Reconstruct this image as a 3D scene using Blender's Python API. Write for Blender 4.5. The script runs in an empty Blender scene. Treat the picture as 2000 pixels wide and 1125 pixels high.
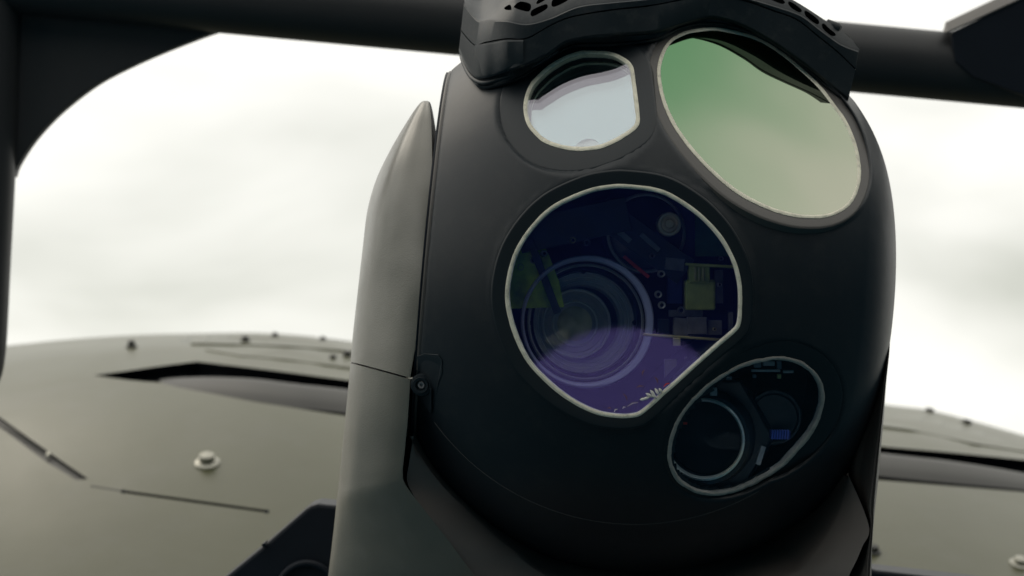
import bpy, bmesh, math, random
import numpy as np
from mathutils import Vector, Matrix, noise as mnoise
from mathutils.geometry import delaunay_2d_cdt
random.seed(4)
R = math.radians
sc = bpy.context.scene
col = sc.collection

# ------------------------------------------------------------------ camera
CAM_LOC = Vector((0.0, -1.6, 1.45))
CAM_ROT = Matrix.Rotation(R(98), 3, 'X') @ Matrix.Rotation(R(5.0), 3, 'Z')
cd = bpy.data.cameras.new('camera')
cam = bpy.data.objects.new('camera', cd); col.objects.link(cam)
cam.matrix_world = Matrix.Translation(CAM_LOC) @ CAM_ROT.to_4x4()
cd.sensor_width = 36; cd.lens = 72; cd.clip_start = 0.02; cd.clip_end = 3000
cd.dof.use_dof = True; cd.dof.focus_distance = 1.42; cd.dof.aperture_fstop = 9.0
sc.camera = cam
sc.view_settings.view_transform = 'Standard'; sc.view_settings.look = 'None'
sc.view_settings.exposure = 0.0; sc.view_settings.gamma = 1.0
sc.render.film_transparent = False
sc.cycles.max_bounces = 10; sc.cycles.transparent_max_bounces = 16
sc.cycles.use_denoising = True

# ------------------------------------------------------------------ sky
SUN_EL, SUN_ROT = R(44), R(-52)
wd = bpy.data.worlds.new('World'); sc.world = wd; wd.use_nodes = True
nt = wd.node_tree; nt.nodes.clear()
def N(t, tree=None, **k):
    n = (tree or nt).nodes.new(t)
    for a, b in k.items(): setattr(n, a, b)
    return n
wo = N('ShaderNodeOutputWorld'); mixs = N('ShaderNodeMixShader')
b1 = N('ShaderNodeBackground'); b2 = N('ShaderNodeBackground')
sky = N('ShaderNodeTexSky', sky_type='NISHITA', sun_disc=False, sun_elevation=SUN_EL, sun_rotation=SUN_ROT)
nt.links.new(sky.outputs[0], b1.inputs[0]); b1.inputs[1].default_value = 0.12
tc = N('ShaderNodeTexCoord'); mp = N('ShaderNodeMapping'); mp.inputs['Scale'].default_value = (1, 1, 2.6)
mp.inputs['Location'].default_value = (0.35, 0.1, 0.42)
nz = N('ShaderNodeTexNoise'); nz.inputs['Scale'].default_value = 3.1; nz.inputs['Detail'].default_value = 5
nz.inputs['Roughness'].default_value = 0.45; nz.inputs['Distortion'].default_value = 0.3
rp = N('ShaderNodeValToRGB')
rp.color_ramp.elements[0].position = 0.36; rp.color_ramp.elements[0].color = (0.64, 0.645, 0.56, 1)
rp.color_ramp.elements[1].position = 0.60; rp.color_ramp.elements[1].color = (1.13, 1.11, 1.03, 1)
nt.links.new(tc.outputs['Generated'], mp.inputs[0]); nt.links.new(mp.outputs[0], nz.inputs['Vector'])
sx = N('ShaderNodeSeparateXYZ'); nt.links.new(tc.outputs['Generated'], sx.inputs[0])
el = N('ShaderNodeMapRange'); el.inputs[1].default_value = 0.0; el.inputs[2].default_value = 0.45; el.inputs[3].default_value = -0.05; el.inputs[4].default_value = 0.30
nt.links.new(sx.outputs['Z'], el.inputs[0]); ad = N('ShaderNodeMath', operation='ADD'); nt.links.new(nz.outputs['Fac'], ad.inputs[0]); nt.links.new(el.outputs[0], ad.inputs[1])
nt.links.new(ad.outputs[0], rp.inputs[0]); nt.links.new(rp.outputs[0], b2.inputs[0]); b2.inputs[1].default_value = 1.0
mixs.inputs[0].default_value = 0.93
nt.links.new(b1.outputs[0], mixs.inputs[1]); nt.links.new(b2.outputs[0], mixs.inputs[2])
nt.links.new(mixs.outputs[0], wo.inputs[0])

# ------------------------------------------------------------------ veiled sun behind thin cloud
sd = bpy.data.lights.new('sun', 'SUN'); sd.energy = 0.6; sd.angle = R(35); sd.color = (1, 0.90, 0.76)
so = bpy.data.objects.new('sun', sd); col.objects.link(so)
sdir = Vector((math.sin(SUN_ROT) * math.cos(SUN_EL), math.cos(SUN_ROT) * math.cos(SUN_EL), math.sin(SUN_EL)))
so.rotation_euler = (sdir).to_track_quat('Z', 'Y').to_euler()

# ------------------------------------------------------------------ coordinates
S = 0.0004; D0 = 1.6; K = D0 / S          # one unit = 0.4 mm, the turret's middle stands 1.6 m away
CR = np.array(CAM_ROT); CL = np.array(CAM_LOC)
def wc(x, y, z):                           # camera axes -> world (numpy)
    p = np.stack([np.asarray(x, float), np.asarray(y, float), np.asarray(z, float)], -1)
    return p @ CR.T + CL
def TW(P):                                 # turret units (X right, Y up, w forward) -> world
    P = np.asarray(P, float)
    return wc(P[..., 0] * S, P[..., 1] * S, -(D0 - P[..., 2] * S))
def L(px, py, w):                          # a sight line met at forward offset w -> turret units
    f = 1 - np.asarray(w, float) / K
    return np.stack([(np.asarray(px, float) - 1000) * f, -(np.asarray(py, float) - 562.5) * f, np.broadcast_to(w, np.shape(f)).astype(float)], -1)
def LW(px, py, w): return TW(L(px, py, w))
def PD(px, py, d):                         # a sight line met at depth d metres -> world
    d = np.asarray(d, float)
    return wc((np.asarray(px, float) - 1000) * 0.00025 * d, -(np.asarray(py, float) - 562.5) * 0.00025 * d, -d)

# ------------------------------------------------------------------ materials
MATS = {}
def mat(name, rgb, rough=0.5, metal=0.0, spec=0.5, var=0.12, vscale=30, bump=0.0, bscale=900, rvar=0.0, coat=0.0, dust=None, dscale=18, damt=0.3, wave=0.0):
    m = bpy.data.materials.new(name); m.use_nodes = True; t = m.node_tree; b = t.nodes['Principled BSDF']
    b.inputs['Base Color'].default_value = (*rgb, 1); b.inputs['Roughness'].default_value = rough
    b.inputs['Metallic'].default_value = metal; b.inputs['Specular IOR Level'].default_value = spec
    if coat: b.inputs['Coat Weight'].default_value = coat; b.inputs['Coat Roughness'].default_value = 0.25
    tcx = N('ShaderNodeTexCoord', t)
    n = N('ShaderNodeTexNoise', t); n.inputs['Scale'].default_value = vscale; n.inputs['Detail'].default_value = 6
    t.links.new(tcx.outputs['Object'], n.inputs['Vector'])
    r = N('ShaderNodeValToRGB', t); r.color_ramp.elements[0].position = 0.3; r.color_ramp.elements[1].position = 0.7
    r.color_ramp.elements[0].color = (*[c * (1 - var) for c in rgb], 1); r.color_ramp.elements[1].color = (*[c * (1 + var) for c in rgb], 1)
    t.links.new(n.outputs['Fac'], r.inputs[0])
    out = r.outputs[0]
    if dust:
        n3 = N('ShaderNodeTexNoise', t); n3.inputs['Scale'].default_value = dscale; n3.inputs['Detail'].default_value = 9; n3.inputs['Roughness'].default_value = 0.7
        t.links.new(tcx.outputs['Object'], n3.inputs['Vector'])
        r3 = N('ShaderNodeValToRGB', t); r3.color_ramp.elements[0].position = 0.5; r3.color_ramp.elements[1].position = 0.75
        r3.color_ramp.elements[0].color = (0, 0, 0, 1); r3.color_ramp.elements[1].color = (damt, damt, damt, 1)
        t.links.new(n3.outputs['Fac'], r3.inputs[0])
        mx = N('ShaderNodeMix', t, data_type='RGBA'); t.links.new(r3.outputs[0], mx.inputs[0])
        t.links.new(out, mx.inputs[6]); mx.inputs[7].default_value = (*dust, 1); out = mx.outputs[2]
    t.links.new(out, b.inputs['Base Color'])
    if rvar:
        mr = N('ShaderNodeMapRange', t); mr.inputs[3].default_value = rough - rvar; mr.inputs[4].default_value = rough + rvar
        n4 = N('ShaderNodeTexNoise', t); n4.inputs['Scale'].default_value = vscale * 1.7; n4.inputs['Detail'].default_value = 8
        t.links.new(tcx.outputs['Object'], n4.inputs['Vector'])
        t.links.new(n4.outputs['Fac'], mr.inputs[0]); t.links.new(mr.outputs[0], b.inputs['Roughness'])
    if bump:
        n2 = N('ShaderNodeTexNoise', t); n2.inputs['Scale'].default_value = bscale; n2.inputs['Detail'].default_value = 3
        t.links.new(tcx.outputs['Object'], n2.inputs['Vector'])
        bm_ = N('ShaderNodeBump', t); bm_.inputs['Strength'].default_value = bump; bm_.inputs['Distance'].default_value = 0.0004
        t.links.new(n2.outputs['Fac'], bm_.inputs['Height']); t.links.new(bm_.outputs[0], b.inputs['Normal'])
        if wave:                           # slight dents and waviness of the panel
            n5 = N('ShaderNodeTexNoise', t); n5.inputs['Scale'].default_value = 13; n5.inputs['Detail'].default_value = 2
            t.links.new(tcx.outputs['Object'], n5.inputs['Vector'])
            b5 = N('ShaderNodeBump', t); b5.inputs['Strength'].default_value = wave; b5.inputs['Distance'].default_value = 0.004
            t.links.new(n5.outputs['Fac'], b5.inputs['Height']); t.links.new(b5.outputs[0], bm_.inputs['Normal'])
    MATS[name] = m; return m
def coated(name, tint, refl, trans=(1, 1, 1), rough=0.0, tint2=None, axis=None, base=None):
    """coated pane: a tinted mirror layer over clear glass (or over a plain backing when base is given)"""
    m = bpy.data.materials.new(name); m.use_nodes = True; t = m.node_tree; t.nodes.clear()
    o = N('ShaderNodeOutputMaterial', t); mx = N('ShaderNodeMixShader', t); g = N('ShaderNodeBsdfGlossy', t)
    g.inputs['Roughness'].default_value = rough; g.inputs['Color'].default_value = (*tint, 1)
    if tint2:                              # the coating's thickness, and so its hue, varies over the pane
        tcx = N('ShaderNodeTexCoord', t); vm = N('ShaderNodeVectorMath', t, operation='DOT_PRODUCT'); vm.inputs[1].default_value = axis[0]
        n = N('ShaderNodeTexNoise', t); n.inputs['Scale'].default_value = 11; n.inputs['Detail'].default_value = 1.5
        t.links.new(tcx.outputs['Object'], n.inputs['Vector']); t.links.new(tcx.outputs['Object'], vm.inputs[0])
        ma = N('ShaderNodeMath', t, operation='MULTIPLY_ADD'); ma.inputs[1].default_value = axis[3]; t.links.new(n.outputs['Fac'], ma.inputs[0]); t.links.new(vm.outputs['Value'], ma.inputs[2])
        mr = N('ShaderNodeMapRange', t, interpolation_type='SMOOTHSTEP'); mr.inputs[1].default_value = axis[1]; mr.inputs[2].default_value = axis[2]
        t.links.new(ma.outputs[0], mr.inputs[0])
        cm = N('ShaderNodeMix', t, data_type='RGBA'); cm.inputs[6].default_value = (*tint, 1); cm.inputs[7].default_value = (*tint2, 1)
        t.links.new(mr.outputs[0], cm.inputs[0]); t.links.new(cm.outputs[2], g.inputs['Color'])
    if base: k = N('ShaderNodeBsdfDiffuse', t); k.inputs[0].default_value = (*base, 1)
    else: k = N('ShaderNodeBsdfTransparent', t); k.inputs[0].default_value = (*trans, 1)
    mx.inputs[0].default_value = refl
    t.links.new(k.outputs[0], mx.inputs[1]); t.links.new(g.outputs[0], mx.inputs[2]); t.links.new(mx.outputs[0], o.inputs[0])
    MATS[name] = m; return m

mat('shell_paint', (0.0145, 0.020, 0.0255), 0.42, spec=0.36, wave=0.15, var=0.08, vscale=14, bump=0.22, bscale=1500, rvar=0.05, dust=(0.10, 0.092, 0.08), dscale=60, damt=0.12)
mat('pad_paint', (0.010, 0.016, 0.021), 0.40, spec=0.4, var=0.06, bump=0.12, bscale=1600, rvar=0.04)
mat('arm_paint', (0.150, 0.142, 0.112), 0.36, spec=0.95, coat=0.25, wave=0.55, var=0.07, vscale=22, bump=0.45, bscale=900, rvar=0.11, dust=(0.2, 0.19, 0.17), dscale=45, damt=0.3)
mat('yoke_paint', (0.095, 0.088, 0.082), 0.46, spec=0.45, var=0.08, vscale=16, bump=0.3, bscale=1100, rvar=0.05, dust=(0.12, 0.115, 0.1), dscale=160, damt=0.2)
mat('brow_plastic', (0.010, 0.017, 0.022), 0.50, spec=0.5, var=0.1, vscale=22, bump=0.3, bscale=1300, rvar=0.06, dust=(0.13, 0.125, 0.115), dscale=90, damt=0.25)
mat('sealant', (0.88, 0.84, 0.68), 0.6, var=0.12, vscale=140, bump=0.6, bscale=1400, dust=(0.2, 0.19, 0.15), dscale=160, damt=0.5)
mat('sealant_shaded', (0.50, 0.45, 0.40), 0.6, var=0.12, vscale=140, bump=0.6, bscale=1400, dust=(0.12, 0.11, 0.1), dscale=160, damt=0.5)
mat('cup_paint', (0.19, 0.165, 0.15), 0.5, spec=0.45, var=0.08, vscale=16, bump=0.3, bscale=1100, rvar=0.05)
mat('hood_paint', (0.082, 0.084, 0.036), 0.36, spec=0.80, wave=0.12, var=0.05, vscale=5, bump=0.06, bscale=500, rvar=0.05, dust=(0.13, 0.13, 0.105), dscale=9, damt=0.3)
mat('hood_inner', (0.060, 0.059, 0.054), 0.5, var=0.06, vscale=8)
mat('void_black', (0.006, 0.009, 0.013), 0.8, spec=0.2, var=0.1)
mat('frame_black', (0.044, 0.045, 0.047), 0.48, spec=0.35, var=0.08, vscale=12, bump=0.1, bscale=700, rvar=0.05)
mat('edge_lit', (0.10, 0.093, 0.085), 0.5, var=0.1)  # paler tone puts the light on the gusset's edge into its colour
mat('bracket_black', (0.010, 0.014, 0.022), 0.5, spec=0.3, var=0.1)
mat('bolt_steel', (0.42, 0.41, 0.35), 0.38, metal=0.5, var=0.15, vscale=200)
mat('cavity_black', (0.008, 0.010, 0.013), 0.55, var=0.2, vscale=60)
mat('lens_barrel', (0.50, 0.46, 0.43), 0.35, var=0.1, vscale=80)
mat('lens_barrel_dark', (0.028, 0.034, 0.042), 0.3, var=0.1)
mat('lens_rim', (0.75, 0.74, 0.84), 0.3, var=0.1, vscale=90)
mat('lens_edge', (0.92, 0.90, 0.80), 0.3, metal=0.3, var=0.1)
mat('circuit_green', (0.50, 0.62, 0.05), 0.5, var=0.5, vscale=80)
mat('circuit_dark_green', (0.03, 0.14, 0.08), 0.5, var=0.3, vscale=70)
mat('olive_plastic', (0.55, 0.56, 0.13), 0.5, var=0.25, vscale=90)
mat('blue_plastic', (0.02, 0.03, 0.16), 0.5, var=0.2, vscale=90)
mat('grey_metal', (0.22, 0.215, 0.22), 0.35, metal=0.4, var=0.2, vscale=90)
mat('chip_grey', (0.20, 0.18, 0.17), 0.4, var=0.25, vscale=120)
mat('brass', (0.62, 0.50, 0.20), 0.35, metal=0.6, var=0.2, vscale=90)
mat('copper', (0.80, 0.62, 0.42), 0.35, metal=0.5, var=0.2, vscale=90)
mat('steel_small', (0.62, 0.58, 0.50), 0.3, metal=0.6, var=0.2, vscale=120)
mat('red_wire', (0.8, 0.05, 0.03), 0.5, var=0.2, vscale=90)
mat('white_fibre', (0.75, 0.73, 0.66), 0.7, var=0.15, vscale=200)
mat('rusty_fleck', (0.26, 0.14, 0.11), 0.8, var=0.3, vscale=200)
mat('blue_ribbed', (0.09, 0.14, 0.55), 0.4, var=0.2, vscale=90)
mat('asphalt', (0.006, 0.046, 0.070), 0.9, var=0.25, vscale=3)
mat('patch_pale', (0.82, 0.80, 0.76), 0.9, var=0.05, vscale=2)
mat('blocker_navy', (0.004, 0.050, 0.080), 0.95, spec=0.0, var=0.4, vscale=1)
coated('violet_pane', (0.34, 0.28, 1.0), 0.062, (0.93, 0.96, 1.0))
coated('dark_pane', (0.30, 0.34, 0.42), 0.04, (0.9, 0.95, 1.0))
coated('lens_glass_dark', (0.7, 0.75, 0.8), 0.008, (0.9, 0.9, 0.95))
coated('lens_glass', (0.8, 0.8, 0.6), 0.035, (0.92, 0.94, 0.92))

# ------------------------------------------------------------------ mesh helpers
def tag(o, label=None, cat=None, group=None, kind=None):
    for k, v in (('label', label), ('category', cat), ('group', group), ('kind', kind)):
        if v: o[k] = v
    return o
def empty(name, loc):
    o = bpy.data.objects.new(name, None); col.objects.link(o); o.location = Vector([float(c) for c in loc]); o.empty_display_size = 0.05; return o
def origin_of(p):
    v = Vector((0, 0, 0))
    while p is not None: v += p.location; p = p.parent
    return v
def mk(name, V, F, material, parent=None, smooth=True, bevel=0, recalc=True, angle=40, kind=None, label=None):
    V = np.asarray(V, float).reshape(-1, 3)
    off = np.array(origin_of(parent)) if parent else np.zeros(3)
    me = bpy.data.meshes.new(name); me.from_pydata((V - off).tolist(), [], [tuple(int(i) for i in f) for f in F]); me.update()
    if recalc or True:
        b = bmesh.new(); b.from_mesh(me)
        bmesh.ops.remove_doubles(b, verts=b.verts, dist=1e-6)
        if recalc: bmesh.ops.recalc_face_normals(b, faces=b.faces)
        b.to_mesh(me); b.free()
    if smooth:
        me.polygons.foreach_set('use_smooth', [True] * len(me.polygons))
        if angle and hasattr(me, 'set_sharp_from_angle'): me.set_sharp_from_angle(angle=R(angle))
    me.materials.append(MATS[material] if isinstance(material, str) else material)
    o = bpy.data.objects.new(name, me); col.objects.link(o)
    if parent: o.parent = parent
    if bevel:
        md = o.modifiers.new('bevel', 'BEVEL'); md.width = bevel; md.segments = 2; md.limit_method = 'ANGLE'; md.angle_limit = R(30)
    if kind: o['kind'] = kind
    if label: o['label'] = label
    return o
def crom(P, n, closed=False):
    """Catmull-Rom through the rows of P, n samples per span"""
    P = np.asarray(P, float); m = len(P); out = []
    spans = m if closed else m - 1
    for i in range(spans):
        if closed: a, b, c, d = P[(i - 1) % m], P[i], P[(i + 1) % m], P[(i + 2) % m]
        else: a, b, c, d = P[max(i - 1, 0)], P[i], P[i + 1], P[min(i + 2, m - 1)]
        for k in range(n):
            t = k / n
            out.append(0.5 * ((2 * b) + (c - a) * t + (2 * a - 5 * b + 4 * c - d) * t * t + (3 * b - a - 3 * c + d) * t ** 3))
    if not closed: out.append(P[-1])
    return np.array(out)
def resample(P, n, closed=True):
    Q = np.vstack([P, P[:1]]) if closed else np.asarray(P)
    s = np.r_[0, np.cumsum(np.linalg.norm(np.diff(Q, axis=0), axis=1))]
    u = np.linspace(0, s[-1], n + 1)[:-1] if closed else np.linspace(0, s[-1], n)
    return np.stack([np.interp(u, s, Q[:, i]) for i in range(Q.shape[1])], -1)
def outline(pts, n=200):
    P = resample(crom(pts, 10, True), n)
    a = np.sum(P[:, 0] * np.roll(P[:, 1], -1) - np.roll(P[:, 0], -1) * P[:, 1])
    return P if a > 0 else P[::-1].copy()          # clockwise as seen (y down): outward normal = (dy,-dx)
def grow(P, d):
    t = np.roll(P, -1, 0) - np.roll(P, 1, 0); t /= np.linalg.norm(t, axis=1)[:, None]
    n = np.stack([t[:, 1], -t[:, 0]], -1)
    for _ in range(3): n = (np.roll(n, 1, 0) + n + np.roll(n, -1, 0)); n /= np.linalg.norm(n, axis=1)[:, None]
    d = np.asarray(d, float)
    return P + n * (d[:, None] if d.ndim else d)
def inside_dist(P, q):
    """signed distance of points q to the closed outline P (negative inside)"""
    A = P; B = np.roll(P, -1, 0); best = np.full(len(q), 1e9); ins = np.zeros(len(q), bool)
    for a, b in zip(A, B):
        e = b - a; w = q - a; t = np.clip((w @ e) / (e @ e + 1e-9), 0, 1)
        dd = np.linalg.norm(w - t[:, None] * e, axis=1); best = np.minimum(best, dd)
        c = ((a[1] > q[:, 1]) != (b[1] > q[:, 1])) & (q[:, 0] < (b[0] - a[0]) * (q[:, 1] - a[1]) / (b[1] - a[1] + 1e-12) + a[0])
        ins ^= c
    return np.where(ins, -best, best)
def grid_faces(nr, nc, cr=False, cc=False):
    F = []
    for i in range(nr if cr else nr - 1):
        for j in range(nc if cc else nc - 1):
            a, b = i, (i + 1) % nr; c, d = j, (j + 1) % nc
            F.append((a * nc + c, a * nc + d, b * nc + d, b * nc + c))
    return F
def loft(name, rows, material, parent, su=6, sv=6, smooth_v=True, close_v=False, caps=False, world=False, **k):
    """rows of (px,py,w) control points: smooth along the rows' order, smooth or straight across"""
    A = np.array(rows, float)
    A = crom(A.reshape(len(A), -1), su).reshape(-1, A.shape[1], 3) if su > 1 else A
    if smooth_v: A = np.transpose(crom(np.transpose(A, (1, 0, 2)).reshape(A.shape[1], -1), sv, close_v).reshape(-1, A.shape[0], 3), (1, 0, 2))
    V = (PD(A[..., 0], A[..., 1], A[..., 2]) if world else LW(A[..., 0], A[..., 1], A[..., 2]))
    nr, nc = V.shape[:2]; F = grid_faces(nr, nc, False, close_v)
    if caps: F += [tuple(range(nc))[::-1], tuple(range((nr - 1) * nc, nr * nc))]
    return mk(name, V, F, material, parent, **k)
def lathe(name, c, axis, prof, material, parent, seg=64, closed=False, cap=False, **k):
    """prof of (radius, height) round an axis, in turret units"""
    c = np.array(c, float); a = np.array(axis, float); a /= np.linalg.norm(a)
    u = np.cross(a, [0, 1, 0.01]); u /= np.linalg.norm(u); v = np.cross(a, u)
    th = np.linspace(0, 2 * math.pi, seg, endpoint=False)
    ring = np.cos(th)[:, None] * u + np.sin(th)[:, None] * v
    V = np.array([c + a * h + ring * r for r, h in prof])
    F = grid_faces(len(prof), seg, closed, True)
    if cap: F.append(tuple(range((len(prof) - 1) * seg, len(prof) * seg)))
    return mk(name, TW(V), F, material, parent, **k)
def block(name, px, py, w, sx, sy, dp, material, parent, rot=0, **k):
    """box in turret units, its front face at forward offset w"""
    c = L(px, py, w); ca, sa = math.cos(R(rot)), math.sin(R(rot)); V = []
    for z in (0, -dp):
        for x, y in ((-1, -1), (1, -1), (1, 1), (-1, 1)):
            x2, y2 = x * sx / 2, y * sy / 2
            V.append(c + np.array([x2 * ca - y2 * sa, x2 * sa + y2 * ca, z]))
    F = [(0, 1, 2, 3), (7, 6, 5, 4), (0, 4, 5, 1), (1, 5, 6, 2), (2, 6, 7, 3), (3, 7, 4, 0)]
    k.setdefault('bevel', 0.0004)
    return mk(name, TW(np.array(V)), F, material, parent, smooth=False, **k)
def tube(name, P, r, material, parent, seg=10, closed=False, units=True, **k):
    P = np.array(P, float); n = len(P)
    T = (np.roll(P, -1, 0) - np.roll(P, 1, 0)) if closed else np.gradient(P, axis=0)
    T /= np.linalg.norm(T, axis=1)[:, None]; up = np.array([0.13, 0.27, 0.95]); V = []
    r = np.broadcast_to(r, (n,))
    for i in range(n):
        u = np.cross(T[i], up); u /= np.linalg.norm(u); v = np.cross(T[i], u)
        for s in range(seg): a = 2 * math.pi * s / seg; V.append(P[i] + r[i] * (math.cos(a) * u + math.sin(a) * v))
    F = grid_faces(n, seg, closed, True)
    if not closed: F += [tuple(range(seg)), tuple(range((n - 1) * seg, n * seg))]
    V = np.array(V)
    return mk(name, TW(V) if units else V, F, material, parent, **k)
def cut_sheet(name, outer, holes, place, step, material, parent, wall=None, wall_mat=None, grid=None, **k):
    """a skin with true openings: outer outline and holes in sight coordinates, place(px,py)->world, wall = world vector of the hole's sides"""
    pts = []; edges = []; loops = []
    def add(P):
        s = len(pts); n = len(P); pts.extend([Vector((float(x), float(y))) for x, y in P]); edges.extend([(s + i, s + (i + 1) % n) for i in range(n)]); loops.append((s, n))
    add(outer)
    for h in holes: add(h)
    if grid is None:
        mn, mxx = np.min(outer, 0), np.max(outer, 0)
        gx, gy = np.meshgrid(np.arange(mn[0], mxx[0], step), np.arange(mn[1], mxx[1], step)); grid = np.stack([gx.ravel(), gy.ravel()], -1)
    ok = inside_dist(np.array(outer, float), grid) < -step * 0.3
    for h in holes: ok &= inside_dist(np.array(h, float), grid) > min(step * 0.3, 6)
    pts.extend([Vector((float(x), float(y))) for x, y in grid[ok]])
    vc, _, fc, _, _, _ = delaunay_2d_cdt(pts, edges, [], 0, 1e-4)
    vc = np.array([tuple(v) for v in vc]); cen = np.array([vc[list(f)].mean(0) for f in fc])
    keep = inside_dist(np.array(outer, float), cen) < 0
    for h in holes: keep &= inside_dist(np.array(h, float), cen) > 0
    F = [tuple(f) for f, q in zip(fc, keep) if q]
    o = mk(name, place(vc[:, 0], vc[:, 1]), F, material, parent, recalc=True, **k)
    ws = []
    if wall is not None:
        for h in [outer] * 0 + list(holes):
            h = np.array(h, float); A = place(h[:, 0], h[:, 1]); B = A + np.array(wall)
            n = len(h); V = np.vstack([A, B]); W = [(i, (i + 1) % n, n + (i + 1) % n, n + i) for i in range(n)] + [tuple(range(n, 2 * n))]
            ws.append((V, W))
    return o, ws

# ------------------------------------------------------------------ ground and unseen shapes added behind the camera for light and reflections
def plate(name, P, z, material, kind='structure'):
    return tag(mk(name, [(x, y, z) for x, y in P], [tuple(range(len(P)))], material, smooth=False), kind=kind)
plate('ground', [(600 * math.cos(a), 600 * math.sin(a)) for a in np.linspace(0, 2 * math.pi, 48, endpoint=False)], 0, 'asphalt')
plate('reflection_patch', [tuple(p) for p in crom([(-1.50, -4.4), (-1.46, -5.4), (-1.38, -6.0), (-1.32, -6.24), (-1.29, -6.50), (-1.24, -6.84), (-1.13, -7.02), (-1.01, -7.03), (-0.86, -6.91), (-0.72, -6.67), (-0.58, -6.39), (-0.42, -6.0), (-0.32, -5.3), (-0.3, -4.4), (-0.8, -4.0)], 6, True)], 0.004, 'patch_pale')  # added unseen pale patch, shaped to mirror as the violet arc in the pane
V = []; F = []
for i in range(61):
    a = R(222 + i * 181 / 60)
    for j in range(12):
        h = 15.5 * j / 11; rr = 17 + 1.6 * mnoise.noise(Vector((i * 0.7, j * 0.9, 3))) + (0.5 * j / 11)
        V.append((rr * math.cos(a), rr * math.sin(a), h * (0.86 + 0.28 * mnoise.noise(Vector((i * 0.45, 0, 7))))))
F = grid_faces(61, 12)
tag(mk('light_blocker', V, F, 'blocker_navy'), kind='stuff')  # added unseen dark wall, keeps sky light off the turret's front and right

# ================================================================== THE TURRET
turret = empty('camera_turret', LW(1190, 1420, 60))
tag(turret, 'dark ball camera turret with four pale-edged windows, held between two grey yoke arms', 'camera turret')

# ---- ball surface
BX, BY, BR = 240.0, 2.0, 552.0
AX = np.array([math.sin(R(5)), math.cos(R(5)), 0.0])            # the turret's own upright
SIDE = np.array([math.cos(R(5)), -math.sin(R(5)), 0.0])         # its own rightward axis
def sphere_w(px, py):
    px = np.asarray(px, float); py = np.asarray(py, float); w = np.full(px.shape, 300.0)
    for _ in range(30):
        f = 1 - w / K; X = (px - 1000) * f - BX; Y = -(py - 562.5) * f - BY
        w = np.sqrt(np.maximum(BR ** 2 - X ** 2 - Y ** 2, 0.0)) * 0.5 + w * 0.5
    return w
class Plane:
    def __init__(s, P, bias=0, tilt=(0, 0)):
        w = sphere_w(P[:, 0], P[:, 1]); Q = L(P[:, 0], P[:, 1], w)
        A = np.c_[Q[:, 0], Q[:, 1], np.ones(len(Q))]; s.a, s.b, s.c = np.linalg.lstsq(A, Q[:, 2], rcond=None)[0]
        c = Q.mean(0); s.a += tilt[0]; s.b += tilt[1]; s.c -= tilt[0] * c[0] + tilt[1] * c[1]
        s.c += bias; s.n = np.array([-s.a, -s.b, 1.0]); s.n /= np.linalg.norm(s.n)
    def w(s, px, py):
        u = np.asarray(px, float) - 1000; v = -(np.asarray(py, float) - 562.5); q = s.a * u + s.b * v
        return (q + s.c) / (1 + q / K)
    def pt(s, P, h=0):
        h = np.asarray(h, float)
        return L(P[:, 0], P[:, 1], s.w(P[:, 0], P[:, 1])) + s.n * (h[:, None] if h.ndim else h)
def sc_pts(txt, k, ox, oy): return [(ox + a * k, oy + b * k) for a, b in txt]
win_main = outline(sc_pts([(575, 52), (720, 75), (850, 150), (950, 245), (1015, 350), (1045, 450), (1050, 560), (1044, 630), (1020, 665), (930, 743), (740, 914), (640, 1002), (600, 1019), (540, 1022), (440, 1005), (330, 950), (230, 870), (150, 780), (95, 660), (68, 540), (75, 430), (110, 320), (180, 215), (270, 135), (400, 75), (490, 55)], .4622, 960, 340), 240)
win_green = outline(sc_pts([(300, 148), (230, 165), (165, 205), (125, 280), (115, 370), (140, 490), (190, 600), (260, 700), (350, 800), (450, 890), (560, 960), (680, 1010), (800, 1035), (920, 1030), (1010, 985), (1055, 910), (1070, 820), (1050, 700), (1005, 590), (950, 510), (890, 430), (820, 360), (740, 290), (650, 225), (560, 180), (440, 150), (370, 142)], .4088, 1240, 0), 220)
win_small = outline(sc_pts([(1150, 345), (1050, 345), (950, 375), (850, 430), (770, 500), (720, 560), (690, 640), (685, 720), (700, 790), (740, 850), (800, 905), (880, 940), (980, 960), (1080, 962), (1180, 945), (1280, 900), (1360, 850), (1400, 810), (1408, 760), (1400, 680), (1385, 560), (1372, 460), (1350, 415), (1310, 385), (1260, 360), (1210, 348)], .3023, 820, 0), 180)
win_low = outline(sc_pts([(870, 130), (960, 145), (1040, 185), (1100, 240), (1135, 310), (1145, 390), (1125, 490), (1085, 580), (1030, 660), (960, 740), (870, 830), (760, 900), (640, 960), (520, 995), (410, 1003), (310, 980), (230, 930), (180, 860), (155, 770), (165, 670), (200, 560), (260, 460), (340, 370), (430, 290), (540, 220), (660, 165), (770, 140)], .3022, 1260, 660), 200)
def off_dir(P, base, extra, ang):
    c = P.mean(0); d = P - c; th = np.arctan2(-d[:, 1], d[:, 0]); return base + extra * np.maximum(np.cos(th - R(ang)), 0)
pad_main = grow(win_main, off_dir(win_main, 31, -9, -42))
pad_green = grow(win_green, 21)
pad_small = grow(win_small, off_dir(win_small, 36, 16, 200))
pad_low = grow(win_low, off_dir(win_low, 9, 30, 25))
pl_main, pl_green, pl_small, pl_low = Plane(pad_main, 4), Plane(pad_green, 0), Plane(pad_small, 0, (0, 0.10)), Plane(pad_low, -6, (-0.02, 0.03))
PADS = [(pad_small, pl_small, 2), (pad_green, pl_green, 2), (pad_low, pl_low, 4), (pad_main, pl_main, 2)]
print('seamz', [(float(pl_main.w(x, y)), float(pl_low.w(x, y))) for x, y in ((1375, 755), (1345, 790), (1410, 725))])
print('normals', pl_main.n, pl_green.n, pl_small.n, pl_low.n)

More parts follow.
